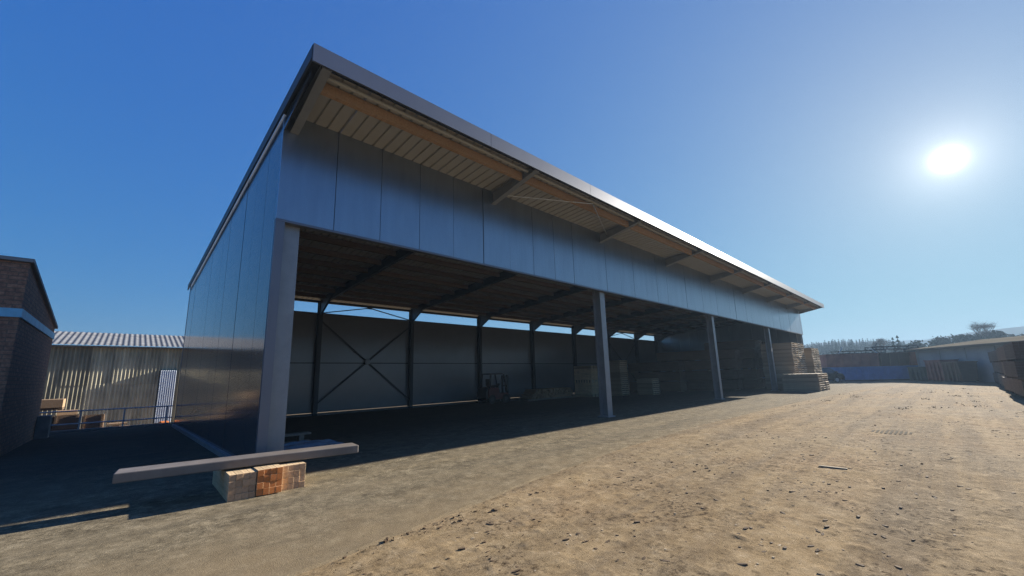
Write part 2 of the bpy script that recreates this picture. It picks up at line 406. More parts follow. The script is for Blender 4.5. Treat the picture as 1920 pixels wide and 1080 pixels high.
# columns: H sections
def hsec(w, d, z0, z1, tf=.022, tw=.016):
    m = MB(); m.box(-w/2, w/2, 0, tf, z0, z1); m.box(-w/2, w/2, d-tf, d, z0, z1); m.box(-tw/2, tw/2, tf, d-tf, z0, z1); return m
for i, x in enumerate((.26, BAY, BAY*2, BAY*3, HL-.3)):
    c = hsec(.30, .32, F, 6.2).obj('column', 'steel', hall, (x+(.15 if i else 0), .16, 0))
    MB().box(-.22, .22, -.06, .38, F-.01, F+.03).obj('base_plate', 'steel', c)
BX = [BAY/2*i + (.15 if i == 0 else 0) for i in range(8)] + [HL-.35]
DB = 13.42
for i, x in enumerate(BX):
    zt = zr(DB)-.30
    c = hsec(.20, .28, zg(DB), zt).obj('rear_column', 'steel_dark', hall, (x, DB-.0, 0))  # darker than the front columns: backlit shade put into the steel colour
    MB().prism([(-1.5, zt+.1), (0, zt-.72), (0, zt+.05)], -.05, .05, 'x').obj('haunch', 'steel_dark', c)
# rafters, cantilevered out through the front
for i, x in enumerate(BX):
    y0, y1 = -1.72, DB+.3
    zt = lambda y: zr(y)-.14
    xx = x+.02 if i else .14
    def isec(ya_, yb_, ba, bb, nm, mt):
        r_ = MB().prism([(ya_, zt(ya_)), (ya_, ba), (yb_, bb), (yb_, zt(yb_))], -.006, .006, 'x')
        r_.prism([(ya_, zt(ya_)+.001), (yb_, zt(yb_)+.001), (yb_, zt(yb_)-.015), (ya_, zt(ya_)-.015)], -.075, .075, 'x')
        r_.prism([(ya_, ba), (yb_, bb), (yb_, bb-.015), (ya_, ba-.015)], -.075, .075, 'x')
        return r_.obj(nm, mt, hall, (xx, 0, 0))
    isec(y0, -.003, zt(y0)-.12, zt(0)-.34, 'cantilever', 'steel')
    isec(.15, y1, zt(.15)-.34, zt(y1)-.34, 'rafter', 'steel_dark')
# front girder behind the cladding carrying the rafters between columns
g = MB(); g.box(.1, HL-.1, .22, .42, 6.02, 6.05).box(.1, HL-.1, .22, .42, 5.55, 5.58).box(.1, HL-.1, .31, .33, 5.58, 6.02); g.obj('front_girder', 'steel_dark', hall)
# timber purlins between rafters
PY = [-1.2, .75, 1.95, 3.15, 4.35, 5.55, 6.75, 7.95, 9.15, 10.35, 11.55, 12.75]
plen = BAY/2
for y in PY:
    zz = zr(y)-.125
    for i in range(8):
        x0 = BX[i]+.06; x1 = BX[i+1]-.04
        MB().box(0, x1-x0, -.05, .05, zz-.20, zz).obj('purlin', 'wood_warm' if y < 0 else 'wood_inner_shade', hall, (x0, y, 0))  # inner purlins get darker wood: interior shade put into the colour
# light steel edge purlin and gutter line under the fascia
ze = zr(-1.62)-.12
for i in range(8):
    x0 = BX[i]+.09 if i else .16; x1 = BX[i+1]-.05
    MB().tube((x0, -1.45, ze-.085), (x1, -1.45, ze-.085), .036, n=10, cap=False).obj('edge_tube', 'tube_grey', hall, smooth=True)
MB().box(.06, HL, -1.66, -1.645, zr(-1.66)-.24, zr(-1.66)-.10).obj('edge_channel', 'steel_dark', hall)
# trapezoid roof sheets, ribs run up the slope
def rib_profile():
    pts = []
    for k in range(4):
        a = k*.25
        pts += [(a+.0, 0), (a+.20, 0), (a+.212, .042), (a+.238, .042)]
    pts.append((1.0, 0)); return pts
rp = rib_profile(); ya, yb = -OV+.02, DP+.35
rs = MB(); o = 0
for side, dz in ((0, -.10), (1, -.085)):
    for (x, h) in rp: rs.v.append((x, ya, zr(ya)+dz+h)); rs.v.append((x, yb, zr(yb)+dz+h))
    for k in range(len(rp)-1):
        a = o+2*k; rs.f.append((a, a+2, a+3, a+1) if side else (a, a+1, a+3, a+2)); rs.m.append(side)
    o += 2*len(rp)
rmesh = bpy.data.meshes.new('roof_sheet'); rmesh.from_pydata(rs.v, [], rs.f)
rmesh.materials.append(MATS['sheet_under']); rmesh.materials.append(MATS['sheet_top']); rmesh.polygons.foreach_set('material_index', rs.m); rmesh.update()
for k in range(42): link('roof_sheet', rmesh, hall, (k*1.0+.02+(.008*k), 0, 0))
# fascias and barge boards
for k in range(11):
    x0 = -.11+k*3.868; x1 = x0+3.86
    MB().box(x0, x1, -OV-.012, -OV+.02, zr(-OV)-.28, zr(-OV)+.05).obj('fascia', 'trim_dark', hall)
MB().box(-.11, HL+.1, -OV+.02, -1.45, zr(-OV)+.035, zr(-OV)+.05).obj('fascia_cap', 'trim_dark', hall)
for X0, X1 in ((-.12, -.085), (HL+.06, HL+.1)):
    for ya_, yb_ in ((-OV+.03, 2.2), (2.21, 6.2), (6.21, 10.2), (10.21, DP+.4)):
        MB().hexa([(X0, ya_, zr(ya_)-.20), (X1, ya_, zr(ya_)-.20), (X1, yb_, zr(yb_)-.20), (X0, yb_, zr(yb_)-.20)],
                  [(X0, ya_, zr(ya_)+.045), (X1, ya_, zr(ya_)+.045), (X1, yb_, zr(yb_)+.045), (X0, yb_, zr(yb_)+.045)]).obj('barge_board', 'trim_matt', hall)
MB().hexa([(-.084, -1.74, zr(-1.74)-.16), (.06, -1.74, zr(-1.74)-.16), (.06, -.004, zr(0)-.16), (-.084, -.004, zr(0)-.16)], [(-.084, -1.74, zr(-1.74)-.112), (.06, -1.74, zr(-1.74)-.112), (.06, -.004, zr(0)-.112), (-.084, -.004, zr(0)-.112)]).obj('overhang_end_soffit', 'black_gap', hall)
# cladding return that closes the overhang's end
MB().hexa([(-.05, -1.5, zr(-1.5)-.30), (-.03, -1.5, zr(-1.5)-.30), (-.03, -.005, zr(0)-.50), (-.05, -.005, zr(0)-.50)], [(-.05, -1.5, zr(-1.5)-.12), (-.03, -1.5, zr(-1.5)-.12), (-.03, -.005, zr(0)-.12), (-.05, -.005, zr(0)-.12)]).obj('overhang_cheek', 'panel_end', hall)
# rear wall: two boards of cladding per bay, sky gap above
HWT = 4.922; HLN = 2.39
for i in range(8):
    x0, x1 = BX[i]+.01, BX[i+1]-.01
    zb = zg(DB)+.14
    for a, b in ((zb, HLN-.022), (HLN+.022, HWT)):
        MB().box(x0, x1, DB+.29, DB+.39, a, b).obj('rear_wall_panel', 'panel_inside', hall)
    MB().box(x0+.1, x1-.1, DB+.10, DB+.285, zb-.14, zb-.02).obj('base_rail', 'rail_dull', hall)
    MB().box(x0, x1, DB+.40, DB+.42, zb, HWT-.02).obj('rear_wall_backing', 'black_gap', hall)
    MB().box(x0, x1, DB+.25, DB+.42, HWT+.003, HWT+.06).obj('wall_cap', 'trim_dark', hall)
    MB().box(x0, x1, DB+.2, DB+.32, zr(DB)-.36, zr(DB)-.24).obj('eaves_beam', 'steel_dark', hall)
# wind bracing
def brace(i, full=True):
    x0, x1 = BX[i]+.08, BX[i+1]-.08; y = DB+.16; za, zb = zg(DB)+.55, HWT-.35; zm = (za+zb)/2+.0; xm = (x0+x1)/2
    if full:
        for (p, q) in (((x0, y, za), (x1, y, zb)), ((x0, y+.03, zb), (x1, y+.03, za))): MB().bar(p, q, .045, .07, (0, 1, 0)).obj('cross_brace', 'steel_dark', hall)
        MB().tube((xm, y-.05, zm), (xm, y+.06, zm), .16, n=16).obj('brace_hub', 'steel', hall)
    zt = zr(DB)-.40
    MB().bar((x0, y, HWT+.04), (xm, y, zt), .05, .05, (0, 1, 0)).obj('eaves_brace', 'steel_dark', hall)
    MB().bar((xm, y, zt), (x1, y, HWT+.04), .05, .05, (0, 1, 0)).obj('eaves_brace', 'steel_dark', hall)
    MB().box(xm-.14, xm+.14, y-.03, y+.03, zt-.06, zt+.1).obj('gusset', 'steel_dark', hall)
brace(1); brace(6)
# overhang tie rods between two cantilevers
for (xa, ya_, xb, yb_) in ((BX[1]+.1, -.45, BX[1]+BAY/4+.1, -1.5), (BX[1]+BAY/4+.12, -1.5, BX[2]-.05, -.35)):
    MB().tube((xa, ya_, zr(ya_)-.40+.04*(-ya_)), (xb, yb_, zr(yb_)-.30), .016, n=8).obj('tie_rod', 'galv', hall)

# ------------------------------------------------------------------ beam and timber bundles by the corner
bl = Vector((1.09+1.78, -.36, 0)); rz = math.atan2(bl.y, bl.x)
bm_ = MB().box(0, bl.length, 0, .36, 0, .115).obj('grey_beam', 'beam_grey', None, (-1.78, -1.04, .366), rz, bevel=.012)
tag(bm_, 'long grey beam lying across three timber bundles beside the hall corner', 'beam')
tw, th = .0775, .0815
def bundle(loc, rz, label, ncol, nrow, orange=False, lift=0.0, ln=1.35):
    t = empty('timber_bundle', loc, label, 'timber bundle', 'timber bundles under the grey beam', rz)
    me = MB(); me.box(-tw/2+.0008, tw/2-.0008, 0, ln, .0008, th-.0008)
    for k, f_ in enumerate(me.f):
        if f_ == (0, 1, 5, 4): me.m[k] = 1
    mesh = me.mesh('timber', ['wood_pale', 'end_orange' if orange else 'end_grain'])
    for i in range(ncol):
        for j in range(nrow):
            o = link('timber', mesh, t, (tw*(i+.5)+R.uniform(-.0006, .0006), R.uniform(-.006, .006), lift+th*j))
            b = o.modifiers.new('bevel', 'BEVEL'); b.width = .0016; b.segments = 1
    if lift:
        for yy in (.12, ln-.25): MB().box(.01, tw*ncol-.01, yy, yy+.09, 0, lift).obj('bearer', 'wood_grey', t)
    return t
bundle((-.67, -1.50, F), rad(-1.0), 'pale timber bundle at the left end under the grey beam', 4, 4)
bundle((-.352, -1.525, F), rad(-1.0), 'timber bundle with orange sprayed ends between two pale bundles', 4, 4, True, .012)
bundle((-.028, -1.44, F), rad(-2.0), 'pale timber bundle at the right end nearest the sunlit asphalt', 4, 4)

# sheets and planks stored inside the corner
def wavy(nx_, ny_, lx, ly, h, amp, seed):
    q = random.Random(seed); m = MB()
    ph = [q.uniform(0, 6) for _ in range(4)]
    for j in range(ny_+1):
        for i in range(nx_+1):
            u, w = i/nx_, j/ny_
            e = min(u, 1-u, w, 1-w); z = h*min(1, e*9)**.5 + amp*(math.sin(9*u+ph[0]+3*w)+math.sin(17*w+ph[1]+4*u)*.6+math.sin(31*u-12*w+ph[2])*.35)*min(1, e*8)
            m.v.append((u*lx + .03*math.sin(8*w+ph[3]), w*ly + .03*math.sin(7*u+ph[1]), max(.004, z)))
    for j in range(ny_):
        for i in range(nx_):
            a = j*(nx_+1)+i; m.f.append((a, a+1, a+nx_+2, a+nx_+1)); m.m.append(0)
    return m
tag(wavy(46, 40, 1.45, 1.7, .13, .018, 3).obj('plastic_sheeting', 'plastic_blue', None, (.72, .95, F-.02), 0, True), 'crumpled bluish plastic sheeting on a low pile behind the corner column', 'sheeting')
for i, (x, y, z) in enumerate(((.75, 3.3, .0), (.75, 3.32, .2))):
    tag(MB().box(0, 1.15, 0, .22, 0, .055).obj('loose_plank', 'wood_grey', None, (x, y, z+F-.05 if i else F-.04), 0, bevel=.004), ('grey plank lying flat behind the plastic sheeting', 'grey plank raised on blocks behind the plastic sheeting')[i], 'plank')
for k, x in enumerate((.8, 1.62)): tag(MB().box(0, .12, 0, .18, 0, .135).obj('spacer_block', 'wood_grey', None, (x, 3.34, F+.012), 0, bevel=.004), ('left wooden spacer block between two grey planks', 'right wooden spacer block between two grey planks')[k], 'block')

# ------------------------------------------------------------------ forklift at the rear wall
fk = empty('forklift', (14.7, 11.2, zg(11.5)+F), 'dark forklift truck with overhead guard parked at the rear wall', 'forklift')
MB().prism([(.1, .25), (.1, .75), (.2, .95), (.55, 1.0), (.95, .95), (1.0, .62), (1.75, .62), (1.8, .25)], 0, .95, 'y').obj('chassis', 'fork_red', fk, bevel=.03)
MB().prism([(-.12, .3), (-.12, .7), (.0, .98), (.09, .98), (.09, .3)], .04, .91, 'y').obj('counterweight', 'black_paint', fk, bevel=.04)
for x in (.2, 1.62):
    for y in (.06, .89):
        MB().bar((x, y, .9 if x < 1 else .62), (x+(.12 if x < 1 else -.18), y, 1.78), .07, .07, (0, 1, 0)).obj('guard_post', 'black_paint', fk)
gd = MB().box(.28, 1.5, .03, .92, 1.78, 1.82).obj('guard_roof', 'black_paint', fk)
for i in range(5): MB().box(.34+i*.24, .40+i*.24, .06, .89, 1.825, 1.85).obj('guard_bar', 'black_paint', gd)
MB().box(.5, .95, .25, .7, 1.0, 1.1).box(.42, .52, .25, .7, 1.08, 1.5).obj('seat', 'black_paint', fk, bevel=.03)
MB().tube((1.42, .47, .62), (1.25, .47, 1.12), .03).tube((1.26, .47, 1.10), (1.24, .47, 1.13), .17, n=16).obj('steering_column', 'black_paint', fk)
for y in (.2, .68):
    MB().box(1.86, 1.96, y, y+.08, .08, 1.72).obj('mast_rail', 'steel_dark', fk)
    MB().box(2.02, 2.08, y-.02, y+.1, .06, .5).box(2.08, 2.9, y, y+.09, .06, .1).obj('fork', 'steel_dark', fk)
for z in (.4, 1.0, 1.62): MB().box(1.88, 1.94, .28, .68, z, z+.08).obj('mast_crossbar', 'steel_dark', fk)
for x in (.35, 1.5):
    for y in (-.05, .78):
        w = MB().tube((x, y, .27), (x, y+.2, .27), .27, n=20).obj('wheel', 'rubber', fk)
        MB().tube((x, y-.01, .27), (x, y+.21, .27), .13, n=14).obj('rim', 'steel_dark', w)

# low pile of short timbers on long bearers
pl = empty('timber_pile', (17.9, 10.7, zg(11)+F), 'low pile of short orange-brown timbers on long bearers at the rear wall', 'timber pile')
for y in (0, .9): MB().box(-.1, 5.2, y, y+.12, 0, .10).obj('bearer', 'wood_grey', pl)
lm = MB().tube((0, 0, 0), (0, 1.05, 0), .085, n=9).mesh('log', ['wood_warm'])
for j in range(4):
    for i in range(27-j*2):
        if R.random() < .06*j: continue
        link('short_timber', lm, pl, (.2+j*.17+i*.178+R.uniform(-.02, .02), R.uniform(-.06, .06), .19+j*.152))

# ------------------------------------------------------------------ pallets
def pallet_mesh(lx, ly, h=.142):
    m = MB(); bw = lx/9
    for x in (0, lx/2-.05, lx-.1): m.box(x, x+.1, .012 if 0 < x < lx/2 else .002, ly, .022 if 0 < x < lx/2 else .0, h-.022 if 0 < x < lx/2 else h, 1)
    nb = 7
    for k in range(nb):
        y = k*(ly-.1)/(nb-1); m.box(.1005, lx-.1005, y, y+.1, h-.022+.0006, h)
    for k in (0, 3, 6):
        y = k*(ly-.1)/(nb-1); m.box(.1005, lx-.1005, y, y+.1, 0, .0214)
    return m.mesh('pallet', ['wood_pallet', 'wood_side_shade'])  # stringer wood darkened: shade of the sunless stack sides put into its colour
PM = pallet_mesh(.95, 2.0)
def nth(k):
    return f'{k}' + ('th' if 10 < k % 100 < 14 else {1: 'st', 2: 'nd', 3: 'rd'}.get(k % 10, 'th'))
CN = {1: ['only'], 3: ['nearest', 'middle', 'farthest'], 4: ['nearest', 'second', 'third', 'farthest']}
def pallet_stack(x0, y0, ncol, n, where, group, rz=0., me=None, wx=.97, gz=0.0):
    c, s = math.cos(rz), math.sin(rz)
    for i in range(ncol):
        for k in range(n):
            lx, ly = i*wx+R.uniform(-.015, .015), R.uniform(-.03, .03)
            lv = 'top' if k == n-1 else 'bottom' if k == 0 else nth(k+1)
            lab = f'{lv} pallet up in the ' + (f'{CN[ncol][i]} column of ' if ncol > 1 else '') + where
            tag(link('pallet', me or PM, None, (x0+lx*c-ly*s, y0+lx*s+ly*c, gz+F+.1425*k), rz+R.gauss(0, .004)), lab, 'pallet', group)
pallet_stack(31.15, -2.45, 3, 8, 'the low outdoor block', 'pallets of the low block', rad(-1))
pallet_stack(34.2, -.65, 4, 24, 'the tall stack by the hall column', 'pallets of the tall stack by the column')
pallet_stack(39.1, -.95, 3, 22, 'the tall stack at the hall end', 'pallets of the tall stack at the hall end')
PM2 = pallet_mesh(1.1, 1.2)
def gz(y): return zg(y)
pallet_stack(25.0, 8.2, 1, 18, 'tall stack inside the hall', 'pallets of the tall stack inside the hall', 0, PM2, 1.1, gz(9))
pallet_stack(26.2, 6.4, 1, 8, 'low stack inside the hall', 'pallets of the low stack inside the hall', 0, PM2, 1.1, gz(7))
# pallets stood on end
for i in range(9):
    o = tag(link('pallet', PM2, None, (22.6+i*.19, 9.1+R.uniform(-.08, .08), gz(9)+F+.01)), f'{nth(i+1)} wooden pallet from the left stood on end by the rear wall', 'pallet', 'pallets stood on end')
    o.rotation_euler = (0, -math.pi/2, 0); o.location.x += .15
    o.scale = (2.0, 1.25, 1.0)
# pale wrapped packs on top behind the stack
for k, (x, y, w) in enumerate(((33.9, 1.5, .5), (34.6, 1.45, .75), (36.3, 1.5, .6))):
    pass

# ------------------------------------------------------------------ sawn timber packages under the far bays
def pack_mesh(lx, ly, h):
    m = MB(); nb = 6; bh = (h-.09)/nb; nbr = 7
    for y in (.2, ly/2, ly-.3): m.box(0, lx, y, y+.09, 0, .085, 1)
    for j in range(nb):
        z = .09+j*bh
        for i in range(nbr):
            w = lx/nbr; m.box(i*w+.004, (i+1)*w-.004, R.uniform(-.02, .02), ly+R.uniform(-.02, .02), z+.0015, z+bh-.006)
    return m.mesh('timber_package', ['wood_dark', 'wood_grey'])
KM = [pack_mesh(1.15, 4.4, .82), pack_mesh(1.15, 3.9, .78)]
cols = [(30.2, 6.2, 3, 'the first row behind the third column'), (31.8, 4.2, 4, 'the second row behind the third column'), (33.6, 3.0, 4, 'the third row behind the third column'), (35.6, 2.2, 5, 'the fourth row behind the fourth column'), (37.6, 2.4, 5, 'the fifth row near the far end wall'), (39.6, 2.4, 5, 'the last row at the far end wall')]
ordn = ['lowest', 'second lowest', 'third', 'fourth', 'fifth']
for ci, (x, y, n, where) in enumerate(cols):
    z = gz(y+4)+F+.04
    for k in range(n):
        me = KM[(ci+k) % 2]
        tag(link('timber_package', me, None, (x+R.uniform(-.05, .05), y+R.uniform(-.12, .12), z)), f'{ordn[k]} sawn timber package of {where}', 'timber package', 'sawn timber packages in the hall')
        z += (.822, .782)[(ci+k) % 2]

# ------------------------------------------------------------------ left: brown building
bb = empty('brown_building', (-3.8, 7.0, 0), 'dark brown building with a light blue band at the left edge', 'building')
def wall_uv(m, name, mat, parent, ax):
    o = m.obj(name, mat, parent); me = o.data; uv = me.uv_layers.new(name='uv')
    for p in me.polygons:
        for li in p.loop_indices:
            v = me.vertices[me.loops[li].vertex_index].co
            uv.data[li].uv = ((v.x if abs(p.normal.y) > .5 else v.y), v.z)
    return o
ht = lambda y: 4.55 - .145*y
LB = 6.6
for z0, z1, nm in ((0, 3.19, 'lower_wall'), (3.41, None, 'upper_wall')):
    f_ = lambda y: (z1 if z1 is not None else ht(y))
    wall_uv(MB().hexa([(-9, 0, z0-.3), (0, 0, z0-.3), (0, LB, z0-.3), (-9, LB, z0-.3)] if z0 == 0 else [(-9, 0, z0), (0, 0, z0), (0, LB, z0), (-9, LB, z0)], [(-9, 0, f_(0)), (0, 0, f_(0)), (0, LB, f_(LB)), (-9, LB, f_(LB))]), nm, 'brown_wall', bb, 0)
MB().box(-9.02, .03, -.03, LB+.03, 3.195, 3.405).obj('blue_band', 'blue_band', bb)
MB().hexa([(-9.1, -.08, ht(-.08)+.004), (.07, -.08, ht(-.08)+.004), (.07, LB+.08, ht(LB+.08)+.004), (-9.1, LB+.08, ht(LB+.08)+.004)], [(-9.1, -.08, ht(-.08)+.09), (.07, -.08, ht(-.08)+.09), (.07, LB+.08, ht(LB+.08)+.09), (-9.1, LB+.08, ht(LB+.08)+.09)]).obj('roof', 'wall_grey', bb)
MB().box(.005, .32, LB-.45, LB+.1, -.35, .55).obj('corner_post', 'concrete', bb, bevel=.02)

# ------------------------------------------------------------------ left: corrugated shed in the lower yard
sh = empty('corrugated_shed', (-14, 24, -1), 'weathered corrugated shed with a ridged grey roof behind the railing', 'shed')
def corr(x0, x1, z0, z1, pitch, amp, y=0.0):
    m = MB(); n = int((x1-x0)/pitch*6)
    for i in range(n+1):
        x = x0+(x1-x0)*i/n; yy = y-amp*math.sin(2*math.pi*(x-x0)/pitch)
        m.v += [(x, yy, z0), (x, yy, z1)]
    for i in range(n): m.f.append((2*i, 2*i+2, 2*i+3, 2*i+1)); m.m.append(0)
    return m
# wall of overlapping sheets, two courses
x = 0.0; k = 0
while x < 20:
    w = .98
    for (a, b, dy) in ((.0, 2.62, .02), (2.55, 4.72, 0)):
        o = corr(0, w+.04, a, b, .163, .038).obj('wall_sheet', 'weathered_cladding', sh, (x, dy+R.uniform(-.012, .012), 0), R.gauss(0, .012))
    x += w; k += 1
MB().box(-.1, 20.1, .06, .1, 0, 4.7).obj('wall_backing', 'black_gap', sh)
for i in range(20):
    m = MB(); n = 24; lx = 1.0
    for q in range(n+1):
        xx = lx*q/n; dz = .014*math.sin(2*math.pi*xx/.25); m.v += [(xx, -.28, 4.74+dz), (xx, 4.4, 5.85+dz)]
    for q in range(n): m.f.append((2*q, 2*q+2, 2*q+3, 2*q+1)); m.m.append(0)
    m.obj('roof_sheet', 'roof_cement', sh, (i*1.0, 0, 0))
MB().box(0, 20, -.24, .02, 4.62, 4.69).obj('eaves_board', 'wood_grey', sh)
dr = MB().box(13.8, 14.6, -.16, .0, .3, 3.35).obj('door_frame', 'steel_dark', sh)
corr(13.83, 14.57, .3, 3.32, .10, .02, -.185).obj('door', 'door_sheet', sh)

# railing on the kerb
rl = empty('railing', (0, 15.1, -.12), 'galvanised two-rail railing along the kerb', 'railing')
for z in (.70, .22): MB().tube((-12, 0, z), (-.05, 0, z), .026, n=8, cap=False).obj('rail', 'rail_pale', rl, smooth=True)
for x in (-11, -9.3, -7.6, -5.9, -4.2, -2.85, -1.6, -.25): MB().tube((x, 0, 0), (x, 0, .72), .026, n=8, cap=False).obj('post', 'rail_pale', rl, smooth=True)
# goods beyond the railing in the lower yard
def crate(loc, sx, sy, sz, mat, label, slats=5, open_=False):
    t = empty('slatted_crate', loc, label, 'crate')
    for k in range(slats):
        h = sz/slats
        MB().box(0, sx, 0, .03, k*h+.01, (k+1)*h-.01).obj('front_board', mat, t); MB().box(0, sx, sy-.03, sy, k*h+.01, (k+1)*h-.01).obj('rear_board', mat, t)
        MB().box(0, .03, .031, sy-.031, k*h+.01, (k+1)*h-.01).obj('side_board', mat, t); MB().box(sx-.03, sx, .031, sy-.031, k*h+.01, (k+1)*h-.01).obj('side_board', mat, t)
    for x in (.035, sx-.095): MB().box(x, x+.06, -.03, -.001, 0, sz+.04).obj('corner_batten', mat, t)
    return t
crate((-4.75, 17.0, -1), 1.02, .9, 1.32, 'wood_dark', 'dark slatted crate furthest left behind the railing')
crate((-3.70, 17.0, -1), .74, .9, 1.33, 'wood_dark', 'dark slatted crate in the middle behind the railing')
crate((-2.86, 16.6, -1), .66, .9, 1.30, 'wood_dark', 'framed brown crate behind the railing right of the others')
tag(MB().box(0, 1.25, 0, 1.0, 0, .36).obj('timber_board_stack', 'wood_warm', None, (-4.85, 18.5, .62), 0, bevel=.01), 'bright orange-brown board stack raised high behind the railing', 'board stack')
stand = empty('trestle', (-4.9, 18.5, -1), 'dark wooden trestle under the orange board stack', 'trestle')
for x in (.1, 1.15):
    for y in (.1, .85): MB().box(x, x+.1, y, y+.1, 0, 1.52).obj('leg', 'wood_dark', stand)
MB().box(.05, 1.3, .05, .95, 1.521, 1.615).obj('top', 'wood_dark', stand)
tag(MB().box(0, .60, 0, .3, 0, .20).obj('squared_timber', 'wood_warm', None, (-3.66, 17.35, .335), rad(4), bevel=.01), 'short orange squared timber on top of the middle crate', 'timber')
for k, (x, y, z, w, lab) in enumerate(((-1.86, 16.0, -.68, .72, 'lower'), (-1.80, 16.05, -.535, .55, 'upper'))):
    t = empty('plank_layer', (x-.3, y, z+.42), f'{lab} layer of loose yellow planks on trestles behind the railing', 'planks')
    for i in range(3): MB().box(R.uniform(0, .1), w+R.uniform(-.1, .1), i*.16, i*.16+.14, 0, .06).obj('plank', 'wood_warm', t)
    for x2 in (.2, w-.25): MB().box(x2, x2+.1, 0, .46, -.74 if k == 0 else -.085, -.002).obj('bearer', 'wood_dark', t)
tag(MB().box(0, .36, 0, .4, -.3, .5).box(.04, .32, .05, .35, .5, .62).obj('orange_box', 'wood_orange', None, (-.42, 15.45, -1+.3), rad(8), bevel=.02), 'small orange box at the foot of the hall end wall', 'box')

# ------------------------------------------------------------------ right yard
vdir = Vector((60.6-55.9, -7.56+.37, 0)).normalized(); vang = math.atan2(vdir.y, vdir.x)
def side_prism(poly_front, length, name, mat, parent, bevel=0):  # polygon (depth, z) extruded along local x
    return MB().prism(poly_front, 0, length, 'x').obj(name, mat, parent, bevel=bevel)
# blue container
bc = empty('blue_container', (54.9, 1.2, 0), 'long low blue container in front of the wooded hill', 'container', rz=vang)
MB().box(0, 12.4, 0, 2.2, .14, 1.46).obj('body', 'blue_paint', bc, bevel=.02)
for k in range(24): MB().box(.25+k*.51, .37+k*.51, -.06, 0, .2, 1.4).obj('rib', 'blue_paint', bc)
MB().box(-.03, 12.43, -.07, 2.25, 1.461, 1.54).obj('top_rail', 'blue_paint', bc); MB().box(.2, 12.2, .05, 2.1, 0, .139).obj('skid', 'steel_dark', bc)
# rusty troughs on top
for k, (a, b, mt, lab) in enumerate(((.7, 5.6, 'rust_red', 'left'), (5.75, 8.3, 'wood_dark', 'middle'), (8.4, 11.0, 'rust_red', 'right'))):
    t = empty('steel_trough', Vector((54.9, 1.2, 1.545))+vdir*a, f'{lab} brownish trough standing on the blue container', 'trough', 'troughs on the blue container', vang)
    MB().prism([(.15, 0), (2.0, 0), (2.1, 1.35), (0, 1.35)], 0, b-a, 'x').obj('body', mt, t)
    for q in range(int((b-a)/.8)+1): MB().prism([(.10, .02), (.148, .02), (-.002, 1.33), (-.05, 1.33)], q*.8, q*.8+.09, 'x').obj('rib', mt, t)
    MB().box(-.03, b-a+.03, -.06, 2.15, 1.351, 1.42).obj('rim', mt, t)
# steel frames lying on the troughs
for k, (a, b, mt) in enumerate(((1.9, 6.4, 'dark_green'), (5.2, 9.4, 'steel_dark'), (8.0, 11.0, 'steel_dark'))):
    t = empty('steel_truss', Vector((54.9, 1.2, 2.966 + (.0, .36, .0)[k]))+vdir*a+Vector((.3, 0, 0)), ('dark green frame with a pale strut on the left trough', 'dark frame lying on top of the other frames', 'dark frame on the right trough')[k], 'frame', 'frames on the troughs', vang)
    for y in (.1, 1.4):
        for z in (0, .27): MB().box(0, b-a, y, y+.09, z, z+.08).obj('beam', mt, t)
        for q in range(5): MB().bar((q*(b-a-.1)/4+.05, y+.045, .085), (q*(b-a-.1)/4+.05, y+.045, .265), .07, .07, (0, 1, 0)).obj('upright', mt, t)
    MB().bar((.02, .05, .05), (.5, .05, .75), .06, .06, (0, 1, 0)).obj('strut', 'galv' if k == 0 else mt, t)
    if k == 1: MB().bar((.4, -.02, -.45), (-.2, -.02, .1), .08, .08, (0, 1, 0)).obj('strut', 'galv', t)

